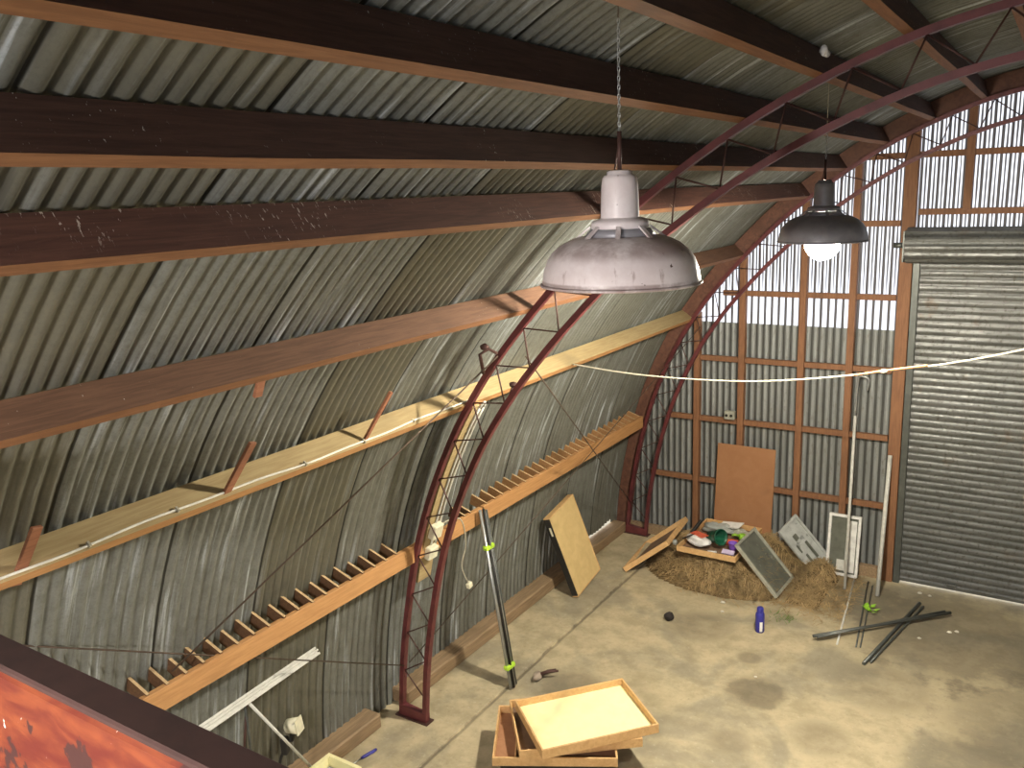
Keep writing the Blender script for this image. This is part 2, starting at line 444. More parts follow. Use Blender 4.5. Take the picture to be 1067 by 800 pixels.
def ztop(x):
    """height of the sheet line above x"""
    best = 0
    for i in range(len(DEN) - 1):
        a, b = DEN[i], DEN[i + 1]
        if (a[0] - x) * (b[0] - x) <= 0 and a[0] != b[0]:
            best = max(best, lerp(a[1], b[1], (x - a[0]) / (b[0] - a[0])))
    return best
def gable(name, mat, y, zlo, zhi, xr=(-4.63, 5.87), hole=None, kind='structure'):
    m = MB(); step = .076 / 8; n = int((xr[1] - xr[0]) / step)
    for i in range(n + 1):
        x = xr[0] + i * step
        xx = min(max(x, -4.43), 2 * XC + 4.43)
        zt = ztop(xx) + .19 if abs(x - XC) < 4.9 else ztop(xx) + .6
        top = min(zhi, zt); bot = zlo
        o = .0085 * math.cos(2 * math.pi * (x + 20) / .076)
        m.v.append(V((x, y + o, min(bot, top)))); m.v.append(V((x, y + o, top)))
    for i in range(n):
        x = xr[0] + (i + .5) * step
        if hole and hole[0] < x < hole[1]: continue
        a = 2 * i
        if m.v[a + 1].z - m.v[a].z < 1e-3 and m.v[a + 3].z - m.v[a + 2].z < 1e-3: continue
        m.face([a, a + 2, a + 3, a + 1], True)
    return m.build(name, mat, kind=kind)
DX0, DX1 = -1.24, 2.48
g_lo = gable('wall_back', M['gable_lo'], 9.575, .02, 2.76, hole=(DX0, DX1))
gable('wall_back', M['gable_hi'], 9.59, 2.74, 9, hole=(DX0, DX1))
m = MB()                                                      # the translucent sheets above the door
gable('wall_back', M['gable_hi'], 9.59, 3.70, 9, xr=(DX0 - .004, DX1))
# the gable behind the viewpoint, with an opening added for fill daylight
WX0, WX1, WZ0, WZ1 = -2.1, 2.2, 2.3, 4.35
mk = M['gable_lo']
gable('wall_front', mk, -2.55, .0, 9, xr=(-4.63, WX0)); gable('wall_front', mk, -2.55, .0, 9, xr=(WX1, 5.87))
gable('wall_front', mk, -2.55, .0, WZ0, xr=(WX0, WX1)); gable('wall_front', mk, -2.55, WZ1, 9, xr=(WX0, WX1))
wf = MB()
for (a, b, c, d) in ((WX0 - .08, WX1 + .08, WZ0 - .08, WZ0), (WX0 - .08, WX1 + .08, WZ1, WZ1 + .08), (WX0 - .08, WX0, WZ0, WZ1), (WX1, WX1 + .08, WZ0, WZ1), (-.03, .03, WZ0, WZ1)):
    wf.bx(a, b, -2.54, -2.44, c, d)
wf.build('fill_opening_1', M['stud'], kind='structure')  # frame around the added fill opening

# timber sill at the foot of the left wall
sl = MB()
for a, b in ((Y0, 4.66), (5.0, 9.40)): 
    sl.bx(-4.62, -4.44, a, b, .013, .145)
o = sl.build('baseboard_left', M['sill'], kind='structure', bevel=.012)
sl = MB(); sl.bx(-4.44, -1.42, 9.47, 9.56, .0, .12); sl.build('baseboard_back', M['sill'], kind='structure', bevel=.006)

# ------------------------------------------------------------------ purlins
def purlin(name, corner, t, mat, ya, yb, label, width=.05, depth=.163):
    t = V(t).normalized(); n = V((-t.y, t.x)); c = V(corner)
    a = c - t * width / 2 + n * depth / 2
    m = MB(); N = 14
    # slightly uneven sawn timber
    rnd = random.Random(hash(corner) % 999)
    b = len(m.v)
    for i in range(N + 1):
        y = lerp(ya, yb, i / N); w1 = rnd.uniform(-.003, .003); w2 = rnd.uniform(-.002, .002)
        for (s, d) in ((-width, 0), (0, 0), (0, depth), (-width, depth)):
            q = c + t * (s + w1) + n * (d + w2 * (d == 0)); m.v.append(P3(q, y))
    for i in range(N):
        for k in range(4):
            k2 = (k + 1) % 4
            m.face([i * 4 + k, (i + 1) * 4 + k, (i + 1) * 4 + k2, i * 4 + k2])
    m.face([0, 1, 2, 3]); m.face([N * 4 + k for k in (3, 2, 1, 0)])
    ob = m.build(name, mat, None, label, 'roof beam')
    ob.data.materials.append(M['bare'] if mat != M['purlin_pale'] else M['rack'])
    for i in range(N): ob.data.polygons[i * 4].material_index = 1      # the narrow inner edge is unstained
    return ob
def tang(x, z):
    i = nearest_s(x, z); return at(ARC[i])[1]
PUR = [((-3.576, 2.811), 'purlin_pale', 'pale yellow timber purlin carrying the white cable, first above the slatted rack'),
       ((-2.984, 3.547), 'purlin_mid', 'brown timber purlin on left wall, second above the slatted rack'),
       ((-2.292, 4.167), 'purlin_splash', 'dark purlin with white splashes, passing just behind the near lamp neck'),
       ((-1.94, 4.428), 'purlin', 'dark timber purlin directly above the white-splashed purlin'),
       ((-1.553, 4.663), 'purlin', 'dark roof purlin running from top left corner to above the far gable'),
       ((-1.146, 4.857), 'purlin', 'dark roof purlin crossing behind the near lamp chain at the top'),
       ((-.72, 5.015), 'purlin', 'dark roof purlin at the upper right that ends above the roller door post'),
       ((-.28, 5.115), 'purlin', 'dark roof purlin in the top right corner, highest one in view')]
for c, mt, lab in PUR:
    purlin('purlin', c, tang(*c), M[mt], Y0 + .05, 9.44, lab)

# timber rib closing the end of the roof against the gable
rib = MB(); prev = None; ribs = []
N = 120
for i in range(N + 1):
    s = ALEN * i / N; p0, d, n = at(s, .0); p1 = p0 + n * .168; ribs.append((p0, p1))
for i, (a, b) in enumerate(ribs):
    for q, y in ((a, 9.455), (b, 9.455), (b, 9.55), (a, 9.55)): rib.v.append(P3(q, y))
for i in range(N):
    for k in range(4): rib.face([i * 4 + k, i * 4 + (k + 1) % 4, (i + 1) * 4 + (k + 1) % 4, (i + 1) * 4 + k])
rib.build('end_rib', M['rib'], None, 'curved reddish timber rib where the roof meets the gable wall', 'arch rib')

# ------------------------------------------------------------------ steel trusses
def sweep(m, y, off, w, h, s0=0, s1=None, N=110):
    """angle-iron like bar following the arch"""
    s1 = ALEN if s1 is None else s1; b = len(m.v)
    for i in range(N + 1):
        p, d, n = at(lerp(s0, s1, i / N), off)
        for (dy, dn) in ((-w / 2, -h / 2), (w / 2, -h / 2), (w / 2, h / 2), (-w / 2, h / 2)):
            m.v.append(P3(p + n * dn, y + dy))
    for i in range(N):
        for k in range(4): m.face([b + i * 4 + k, b + i * 4 + (k + 1) % 4, b + (i + 1) * 4 + (k + 1) % 4, b + (i + 1) * 4 + k])
    m.face([b, b + 1, b + 2, b + 3][::-1]); m.face([b + N * 4 + k for k in range(4)])
def truss(y, label):
    t = thing('steel_truss', (XC, y, 0), label, 'truss')
    m = MB(); sweep(m, y, -.021, .047, .040); m.build('chord', M['steel'], t)
    m = MB(); sweep(m, y, -.268, .047, .040); m.build('chord', M['steel'], t)
    for sx in (0, 1):
        s = .07 if sx == 0 else ALEN - .07
        p, d, n = at(s, -.145); m = MB()
        m.box(P3(p, y), D3(n) * .145, (0, .028, 0), D3(d) * .05); m.build('foot_channel', M['steel'], t, bevel=.004)
        x = -4.29 if sx == 0 else 2 * XC + 4.29
        m = MB(); m.bx(x - .17, x + .17, y - .05, y + .05, .012, .022)
        m.build('base_plate', M['rod'], t)
    s = .26; k = 0; pts = []
    while s < ALEN - .2:
        off = -.04 if k % 2 else -.25
        pts.append(P3(at(s, off)[0], y)); s += .184; k += 1
    for a, b in zip(pts, pts[1:]):
        m = MB(); m.tube([a, b], .0058, 6); m.build('web_rod', M['rod'], t)
    return t
truss(4.90, 'dark red lattice steel arch truss in the middle of the shed')
truss(9.40, 'dark red lattice steel arch truss against the far gable wall')

# ------------------------------------------------------------------ gable framing
studs = [(-3.546, 'thin upright stud nearest the left corner of the gable wall'), (-3.014, 'upright stud rising behind the leaning hardboard sheet'),
         (-2.349, 'upright stud directly below the glowing lamp'), (-1.841, 'upright stud just behind the tall thin leaning white rod'),
         (-.835, 'short upright stud above the left part of the roller door drum'), (-.30, 'short upright stud above the roller door at the frame edge'), (.25, None), (.8, None), (1.35, None), (1.9, None)]
for x, lab in studs:
    zb = .12 if x < -1.4 else 3.99
    m = MB(); m.bx(x - .035, x + .035, 9.475, 9.56, zb, ztop(x) + .005)
    m.build('gable_stud', M['stud'], None, lab or 'short upright stud above the roller door, beyond the frame', 'stud', None if lab else 'gable studs beyond the frame', bevel=.003)
m = MB(); m.bx(-1.40, -1.28, 9.45, 9.56, 0, ztop(-1.35) + .0)
m.build('door_post', M['stud'], None, 'thick reddish timber post along left side of roller door', 'post', bevel=.004)
girts = [(.831, -4.15, -1.42, 'lowest horizontal girt of the gable wall, behind the hardboard'), (1.60, -3.93, -1.42, 'horizontal girt of the gable wall with the socket box above it'),
         (2.338, -3.60, -1.42, 'horizontal girt of gable wall just below the edge of translucent sheets'), (3.108, -3.25, -1.42, 'horizontal girt of gable wall just below the glowing lamp'),
         (3.865, -2.52, -1.42, 'short horizontal girt of gable wall beside the glowing lamp shade'), (3.975, -1.26, 2.5, 'horizontal girt directly above the roller door drum'),
         (4.53, -1.80, 3.0, 'highest horizontal girt of the gable wall under the roof')]
for z, x0, x1, lab in girts:
    m = MB(); m.bx(x0, x1, 9.505, 9.56, z - .03, z + .03)
    m.build('gable_girt', M['stud'], None, lab, 'girt', bevel=.003)

# ------------------------------------------------------------------ roller door
dr = thing('roller_door', (.62, 9.5, 0), 'grey galvanised roller shutter door in the far gable wall', 'roller door')
m = MB(); m.uv = None
pitch = .074; z0, z1 = .022, 3.56; n = int((z1 - z0) / pitch * 8)
for i in range(n + 1):
    z = lerp(z0, z1, i / n); a = (z / pitch) % 1.0
    o = -.0125 * math.sin(math.pi * a) ** .7
    for x in (DX0 + .02, DX1 - .02): m.v.append(V((x, 9.515 + o, z)))
for i in range(n): m.face([2 * i, 2 * i + 1, 2 * i + 3, 2 * i + 2], True)
m.build('curtain', M['shutter'], dr)
m = MB(); m.bx(DX0 + .02, DX1 - .02, 9.495, 9.53, .022, .06); m.bx(-.75, -.66, 9.47, 9.5, .05, .09)
m.build('bottom_rail', M['shutter'], dr, bevel=.004)
for x in (DX0, DX1):
    m = MB(); m.bx(x - .035, x + .03, 9.46, 9.55, 0, 3.52); m.build('guide_rail', M['rodgrey'], dr, bevel=.003)
m = MB(); N = 48; b = []
for i in range(N):
    a = 2 * math.pi * i / N; r = .168 + (.008 if i % 4 < 2 else -.004)
    for x in (DX0 - .08, DX1 + .08): m.v.append(V((x, 9.30 + r * math.cos(a), 3.66 + r * math.sin(a))))
for i in range(N):
    j = (i + 1) % N; m.face([2 * i, 2 * j, 2 * j + 1, 2 * i + 1])
m.face([2 * i for i in range(N)]); m.face([2 * i + 1 for i in range(N)][::-1])
m.build('drum', M['shutter'], dr)
for x in (DX0 - .1, DX1 + .1):
    m = MB(); m.bx(x - .008, x + .008, 9.22, 9.49, 3.50, 3.80); m.tube([(x - .10, 9.30, 3.66), (x, 9.30, 3.66)], .028, 10); m.build('bracket', M['rodgrey'], dr)

# ------------------------------------------------------------------ slatted racks along the left wall
def rack(y0, y1, ys, label, sm='slat'):
    t = thing('slatted_rack', (-4.2, (y0 + y1) / 2, 1.45), label, 'rack')
    m = MB(); m.bx(-4.195, -4.152, y0, y1, 1.458, 1.60); m.build('rail', M['rack'], t, bevel=.004)
    n = V((-.945, 0, .33)); up = V((.33, 0, .945))
    for y in ys:
        c = V((-4.160, y, 1.607)) + n * .098 - up * .046
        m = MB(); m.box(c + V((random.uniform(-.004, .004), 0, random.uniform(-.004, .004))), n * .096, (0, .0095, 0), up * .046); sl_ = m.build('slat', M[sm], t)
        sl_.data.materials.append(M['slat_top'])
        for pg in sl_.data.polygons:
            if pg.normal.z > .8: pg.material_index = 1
rack(2.46, 5.84, [2.502 + .1285 * i for i in range(18)] + [5.59, 5.68], 'nearer orange timber rack with thin upright slats on left wall')
rack(5.86, 9.30, [5.93 + .132 * i for i in range(26)], 'farther orange timber rack with slats, ending at the far corner', 'slat_far')

# battens nailed across the purlins
def batten(c, L0, L1, label, lean=0.0, w=.045):
    x, y, z = c; t = D3(tang(x, z)); n = V((-t.z, 0, t.x))
    a = V(c) - t * L0 + n * .0 - V((0, lean * .5, 0)); b = V(c) + t * L1 + n * .05 + V((0, lean * .5, 0))
    m = MB(); m.bar(a - n * .012, b - n * .012, w, .018, up=n); m.build('nailed_batten', M['batten'], None, label, 'batten', bevel=.002)
batten((-3.60, 1.70, 2.83), .08, .20, 'short reddish batten nailed across pale purlin at the left edge', .07, .05)
batten((-3.60, 2.79, 2.83), .07, .29, 'reddish batten nailed across pale purlin, with white cable passing under it', .12, .05)
batten((-3.60, 3.86, 2.83), .06, .34, 'thin reddish batten across pale purlin, nearest to the steel truss', .12, .03)
batten((-2.995, 2.58, 3.535), .13, .012, 'small reddish batten hanging below the brown purlin')

# ------------------------------------------------------------------ cables, wires
t = thing('wall_cable', (-3.62, 3.2, 2.8), 'white cable clipped along the pale yellow purlin', 'cable')
c0 = V((-3.576, 2.811)); tt = tang(-3.576, 2.811).normalized(); nn = V((-tt.y, tt.x))
pts = []
for i in range(60):
    y = lerp(1.0, 4.95, i / 59)
    q = c0 + tt * .008 + nn * (.022 + .008 * math.sin(y * 3.1) + .004 * math.sin(y * 9)); pts.append(P3(q, y))
m = MB(); m.tube(pts, .0065, 6); m.build('cable', M['wall_cable'], t)
for y in (1.98, 2.45, 3.3, 3.8, 4.3):
    q = c0 + tt * .010 + nn * (.022 + .008 * math.sin(y * 3.1)); m = MB(); m.box(P3(q, y), D3(nn) * .014, (0, .005, 0), D3(tt) * .008); m.build('clip', M['cable'], t)

t = thing('hanging_cable', (-1.7, 6.5, 2.9), 'cream cable slung across the shed from the pale purlin past the roller door', 'cable')
pp = [(-3.60, 6.52, 2.81), (-3.05, 6.5, 2.775), (-2.51, 6.5, 2.772), (-1.95, 6.5, 2.80), (-1.42, 6.5, 2.875), (-1.02, 6.5, 2.955), (-.6, 6.5, 3.045), (-.17, 6.5, 3.17), (.5, 6.5, 3.40), (1.5, 6.5, 3.78), (3.2, 6.5, 4.45)]
cc = catmull(pp, 6) if False else None
def cm3(P, n=6):
    out = []
    for i in range(len(P) - 1):
        p0 = V(P[max(i - 1, 0)]); p1 = V(P[i]); p2 = V(P[i + 1]); p3 = V(P[min(i + 2, len(P) - 1)])
        for k in range(n):
            u = k / n; out.append(.5 * ((2 * p1) + (-p0 + p2) * u + (2 * p0 - 5 * p1 + 4 * p2 - p3) * u * u + (-p0 + 3 * p1 - 3 * p2 + p3) * u ** 3))
    out.append(V(P[-1])); return out
m = MB(); m.tube(cm3(pp), .0075, 6); m.build('cable', M['cable'], t)
m = MB(); m.tube(cm3([(-1.22, 6.49, 2.912), (-1.02, 6.488, 2.962), (-.85, 6.49, 2.998), (-.74, 6.495, 3.02)]), .0085, 6); m.build('orange_wrap', M['orange'], t, label='orange wrapped length')
m = MB(); m.blob((-1.02, 6.488, 2.957), .018, (1.5, .8, .9), 4); m.build('knot', M['cable'], t)

def rodwire(a, b, r, label, name='brace_rod', mat='wire'):
    m = MB(); m.tube([a, b], r, 6); m.build(name, M[mat], None, label, 'brace wire')
rodwire((-4.10, 1.845, 2.257 - .0), (-4.34, 4.87, .50), .005, 'thin tie wire from behind the red rail to foot of the middle truss')
rodwire((-4.12, 2.64, 1.69), (-3.27, 4.87, 3.20), .006, 'rusty brace wire running diagonally down from middle truss across pale purlin')
rodwire((-4.33, 4.93, .50), (-3.44, 9.33, 2.74), .005, 'rusty brace wire rising from middle truss foot towards the far corner')
rodwire((-3.08, 4.93, 3.20), (-4.30, 9.33, .40), .005, 'rusty brace wire descending from middle truss to the far corner foot')
m = MB(); m.tube([(-3.27, 4.86, 3.22), (-3.30, 4.80, 3.26), (-3.36, 4.78, 3.22), (-3.35, 4.80, 3.08)], .013, 6)
m.blob((-3.33, 4.80, 3.27), .028, (1.2, 1, .9), 8)
m.build('wire_tensioner', M['rod'], None, 'dark wire tensioner clamped on the middle truss outer chord', 'clamp')
m = MB(); m.blob((-3.19, 4.93, 2.99), .024, (1.4, 1, .8), 5); m.tube([(-3.19, 4.93, 2.99), (-3.28, 4.95, 2.80), (-3.34, 4.95, 2.74)], .008, 6)
m.build('wire_clamp', M['rod'], None, 'dark wire clamp between the chords of the middle truss', 'clamp')

# ------------------------------------------------------------------ power board behind the truss
t = thing('cable_board', (-4.0, 5.08, 1.25), 'pale upright board with conduits behind the middle steel truss', 'board')
sA = ARC[nearest_s(-4.26, 1.22)]; sB = ARC[nearest_s(-3.60, 2.80)]
m = MB(); N = 12
for i in range(N + 1):
    p, d, n = at(lerp(sA, sB, i / N), -.012)
    for (dy, dn) in ((-.085, -.011), (.085, -.011), (.085, .011), (-.085, .011)): m.v.append(P3(p + n * dn, 5.07 + dy))
for i in range(N):
    for k in range(4): m.face([i * 4 + k, i * 4 + (k + 1) % 4, (i + 1) * 4 + (k + 1) % 4, (i + 1) * 4 + k])
m.face([3, 2, 1, 0]); m.face([N * 4 + k for k in range(4)])
m.build('backing_board', M['purlin_pale'], t)
for dy in (.0, .055):
    m = MB(); m.tube([P3(at(lerp(sA + .32, sB - .02, i / 14), -.034)[0], 5.07 + dy) for i in range(15)], .010, 8); m.build('conduit', M['white_paint'], t)
p, d, n = at(sB - .02, -.034)
m = MB(); m.tube([P3(p + V((math.sin(a) * .0, 0)) + d * (.05 * math.sin(a)), 5.07 + .0275 - .0275 * math.cos(a)) for a in [math.pi * i / 8 for i in range(9)]], .010, 8); m.build('conduit_bend', M['white_paint'], t)
for zz, hh, nm in ((1.70, .065, 'switch_box'), (1.50, .055, 'socket_box')):
    s = ARC[nearest_s(-4.2, zz)]; p, d, n = at(s, -.055)
    m = MB(); m.box(P3(p, 5.06), D3(n) * .03, (0, .058, 0), D3(d) * hh); m.build(nm, M['cream'], t, bevel=.008)
t = thing('hanging_plug', (-4.05, 5.45, 1.0), 'cream plug dangling on a cable beside the middle truss', 'plug')
m = MB(); m.tube(cm3([(-4.12, 5.13, 1.68), (-4.02, 5.32, 1.70), (-4.03, 5.40, 1.45), (-4.06, 5.37, 1.25), (-4.07, 5.46, 1.06)]), .006, 6); m.build('cord', M['cable'], t)
m = MB(); m.box((-4.07, 5.475, 1.03), (.02, 0, 0), (0, .026, .008), (0, -.005, .024)); m.build('plug_body', M['cream'], t, bevel=.006)

t = thing('socket_outlet', (-3.13, 9.50, 1.66), 'small grey socket box on gable wall left of a stud', 'socket')
m = MB(); m.bx(-3.19, -3.07, 9.44, 9.50, 1.635, 1.735); m.build('outlet_case', M['greyframe'], t, bevel=.006)
for x in (-3.16, -3.105):
    m = MB(); m.tube([(x, 9.432, 1.685), (x, 9.442, 1.685)], .016, 12); m.build('outlet_face', M['black'], t)

# ------------------------------------------------------------------ industrial pendant lamps
def pendant(x, y, z, body, bulb, label, lit, ceil_s):
    t = thing('pendant_lamp', (x, y, z), label, 'lamp', None)
    c = (x, y, z)
    prof = [(.262, .012), (.264, .018), (.262, .03), (.258, .055), (.246, .09), (.226, .118), (.196, .142), (.165, .157), (.145, .164)]
    inner = [(r - .004, h - .002) for r, h in prof[::-1]]
    m = MB(); m.lathe([(.262, .004), (.270, .006), (.272, .012), (.262, .016)] + prof + [(.10, .166)], c, 56)
    m.build('shade', M[body], t)
    m = MB(); m.lathe([(.095, .160)] + inner + [(.257, .006), (.262, .004)], c, 56); m.build('reflector', M['reflector'], t)
    for k in range(8):                                         # vent bridges between the shade and its collar
        m = MB()
        a = 2 * math.pi * (k + .5) / 8; ca, sa = math.cos(a), math.sin(a)
        m.bar((x + .150 * ca, y + .150 * sa, z + .158), (x + .098 * ca, y + .098 * sa, z + .198), .016, .006)
        m.build('vent_bridge', M[body], t)
    m = MB(); m.lathe([(.10, .162), (.118, .166), (.10, .19), (.085, .192)], c, 40); m.build('vent_ring', M['enamel_grey'], t)
    m = MB(); m.lathe([(.085, .188), (.094, .190), (.096, .196), (.096, .208), (.092, .216), (.070, .222), (.064, .226)], c, 40); m.build('collar', M[body], t)
    m = MB(); m.lathe([(.064, .224), (.0635, .24), (.060, .33), (.057, .352), (.050, .362), (.042, .364), (.042, .374), (.03, .378), (.001, .378)], c, 40); m.build('neck', M[body], t)
    m = MB(); R = .105 if lit else .066
    pr = [(.02, .17), (.03, .12)] + [(R * math.sin(a), R * math.cos(a) + (-.005 if lit else .075)) for a in [math.radians(q) for q in (25, 40, 55, 70, 85, 100, 115, 130, 145, 160, 172, 179.5)]]
    m.lathe(pr, c, 32); m.build('bulb', M[bulb], t)
    m = MB(); m.tube([(x, y, z + .376), (x, y, z + .50)], .0075, 10); m.tube([(x - .018, y, z + .378), (x - .004, y, z + .45)], .003, 5); m.build('hook_rod', M['rod'], t)
    # chain up to a thin wire fixed under the roof
    zt = z + .50; k = 0
    while k < (24 if lit == 0 else 12):
        m = MB(); L = .0098; w = .0042; pts = []
        for j in range(10):
            a = 2 * math.pi * j / 10; u = w * math.cos(a); v = L * math.sin(a)
            pts.append((x + (u if k % 2 else 0), y + (0 if k % 2 else u), zt +   .008 + v + k * .0142))
        m.tube(pts, .0016, 5, closed=True); m.build('chain_link', M['galv'], t); k += 1
    zc = zt + k * .0142
    m = MB(); m.tube([(x, y, zc), (x, y, ceil_s)], .0022, 5); m.build('wire', M['cable'] if lit else M['wire'], t)
    return t
LX = -1.25
pendant(-1.25, 2.62, 3.985, 'enamel', 'bulb_off', 'large stained white enamel pendant lamp hanging near the viewer, unlit', 0, 5.02)
pendant(-1.27, 5.55, 3.935, 'enamel_grey', 'bulb', 'glowing grey industrial pendant lamp hanging beyond the middle truss', 1, 4.98)
pendant(-1.20, -1.55, 3.99, 'enamel', 'bulb_near', 'lit white enamel pendant lamp of the row, hanging behind the guard rail', 1, 5.02)
m = MB(); m.tube([(-1.13, 4.87, 4.95), (-1.13, 4.80, 4.95)], .018, 10); m.blob((-1.13, 4.80, 4.96), .021, (1, .8, 1.2), 3)
m.build('pulley', M['white'], None, 'small white pulley on the outer chord of the middle truss', 'pulley')

# ------------------------------------------------------------------ mezzanine rail in the foreground
t = thing('guard_rail', (XC, .63, 3.3), 'thick red painted timber guard rail crossing the near left corner', 'rail')
m = MB(); m.bx(-2.9, 4.15, .626, .684, 3.22, 3.530); m.build('rail_beam', M['rail'], t, bevel=.006)
m = MB(); m.bx(-2.9, 4.15, .627, .690, 3.531, 3.546); m.build('rail_cap', M['rail_top'], t, bevel=.004, label='dark top board')

# ------------------------------------------------------------------ shallow trays
def tray(c, u, v, w, l, d, rim, base, label, base_at=0.0, name='wooden_tray', group=None, divider=None, dark_side=False):
    """open shallow box: c = lowest corner point, u and v = in-plane directions, depth d along u x v"""
    u = V(u).normalized(); v = V(v); v = (v - u * v.dot(u)).normalized(); n = u.cross(v)
    c = V(c); t = thing(name, c, label, 'tray', group); k = .014
    m = MB()
    m.box(c + v * k / 2 + u * w / 2 + n * d / 2, u * w / 2, v * k / 2, n * d / 2)
    m.box(c + v * (l - k / 2) + u * w / 2 + n * d / 2, u * w / 2, v * k / 2, n * d / 2)
    if dark_side:  # dark board whose shade is put into the black as well
        q = MB(); q.box(c + u * k / 2 + v * l / 2 + n * (d / 2 - .004), u * k / 2, v * (l / 2 - k), n * (d / 2 - .004)); sb = q.build('side_board', M['black'], t, label='dark side board')
        q = MB(); q.box(c - u * .001 + v * l * .83 + n * d * .55, u * .001, v * .05, n * .012); q.build('label_strip', M['cream'], sb, label='pale label strip')
    else: m.box(c + u * k / 2 + v * l / 2 + n * d / 2, u * k / 2, v * (l / 2 - k), n * d / 2)
    m.box(c + u * (w - k / 2) + v * l / 2 + n * d / 2, u * k / 2, v * (l / 2 - k), n * d / 2)
    m.build('rim', M[rim], t, bevel=.002)
    m = MB(); m.box(c + u * w / 2 + v * l / 2 + n * (.004 + base_at), u * (w / 2 - k), v * (l / 2 - k), n * .003); m.build('base_panel', M[base], t)
    if divider:
        m = MB(); m.box(c + u * divider + v * l / 2 + n * d / 2, u * .006, v * (l / 2 - k), n * d / 2.2); m.build('divider', M[rim], t)
    return t
def flat(cx, cy, z, ang, w=.92, l=.66):
    u = V((math.cos(math.radians(ang)), math.sin(math.radians(ang)), 0)); v = V((-u.y, u.x, 0))
    return V((cx, cy, z)) - u * w / 2 - v * l / 2, u, v
# the black crate under the stack
t = thing('storage_crate', (-2.98, 5.0, 0), 'low black storage crate under the stack of shallow trays', 'crate')
c, u, v = flat(-2.98, 5.0, 0, 29, .84, .58)
cen = c + u * .42 + v * .29
m = MB(); m.box(cen + V((0, 0, .085)), u * .40, v * .27, (0, 0, .085)); m.build('crate_body', M['black'], t, bevel=.012)
m = MB(); m.box(cen + V((0, 0, .183)), u * .42, v * .29, (0, 0, .0125)); m.build('crate_lid', M['black'], t, bevel=.006)
m = MB(); m.box(cen - v * .292 - u * .30 + V((0, 0, .12)), u * .05, v * .004, (0, 0, .02)); m.build('crate_latch', M['rodgrey'], t, bevel=.002)
c, u, v = flat(-2.98, 5.014, .197, 29); tray(c, u, v, .92, .66, .070, 'tray_rim', 'tray_brown', 'brown-bottomed shallow tray at the bottom of the stack', divider=.17)
c, u, v = flat(-2.88, 5.125, .269, 39); tray(c, u, v, .92, .66, .072, 'tray_rim', 'tray_dark', 'shallow tray in the middle of the stack on the black crate')
c, u, v = flat(-2.785, 5.14, .343, 49.5); tray(c, u, v, .92, .66, .075, 'tray_rim', 'tray_pale', 'bright pale-bottomed shallow tray on top of the stack', base_at=.012)
# tray leaning on the left wall, its board facing the room
n0 = V((-4.165, 7.46, .015)); tray(n0, (-.02, .6, .09), (-.25, -.14, .88), .58, .95, .075, 'tray_rim', 'tray_yellow', 'yellow shallow tray leaning on end against the left wall', base_at=.064, dark_side=True)
# tray propped on the straw and the tray lying on it
tray((-3.93, 8.30, .014), (.50, .09, .40), (-.06, .9, .0), .64, .92, .06, 'tray_rim', 'tray_dark', 'shallow tray sloping from the floor up onto the left side of the straw')
ht = tray((-3.36, 8.42, .345), (1, -.01, 0), (.0, 1, .0), .67, .93, .065, 'tray_rim', 'tray_dark', 'shallow tray full of junk lying on the straw heap')

# ------------------------------------------------------------------ straw heap
def hz(x, y):
    a = max(0, 1 - ((x + 2.95) / .95) ** 2 - ((y - 8.95) / .72) ** 2)
    b = max(0, 1 - ((x + 2.22) / .42) ** 2 - ((y - 9.2) / .40) ** 2)
    z = max(.34 * min(1, a * 1.5), .15 * min(1, b * 1.6), .035 if (-3.6 < x < -1.85 and y > 8.45) else 0)
    e = .03 * math.sin(9 * x + 4 * y) + .025 * math.sin(13 * y - 7 * x) + .012 * math.sin(31 * x) * math.sin(27 * y)
    z = z + e * min(1, z * 8)
    if -3.42 < x < -2.63 and 8.36 < y < 9.42: z = min(z, .33)
    if -2.74 < x < -2.16 and 8.40 < y < 9.10: z = min(z, max(0, (-2.22 - x) * 1.0 - .04))
    # keep under the sloping tray and the leaning frames
    if x < -3.33: z = min(z, max(0, (x + 3.93) * .78 - .05))
    return max(z, -.005)
m = MB(); nx, ny = 64, 44; X0, X1, YA, YB = -4.0, -1.6, 8.2, 9.46
for j in range(ny + 1):
    for i in range(nx + 1):
        x = lerp(X0, X1, i / nx); y = lerp(YA, YB, j / ny); m.v.append(V((x, y, hz(x, y) if 0 < i < nx and 0 < j else -.005)))
for j in range(ny):
    for i in range(nx):
        a = j * (nx + 1) + i; q = [a, a + 1, a + nx + 2, a + nx + 1]
        if max(m.v[k].z for k in q) > 0: m.face(q, True)
straw = thing('straw_heap', (-2.8, 8.9, 0), 'heap of loose dry brown straw at the foot of the gable wall', 'straw')
tag(straw, kind='stuff')
m.build('straw_mound', M['straw_base'], straw)
m = MB(); rnd = random.Random(3)
def frames_clear(x, y, z): return not (-3.40 < x < -2.66 and 8.40 < y < 9.37 and z > .33) 
k = 0
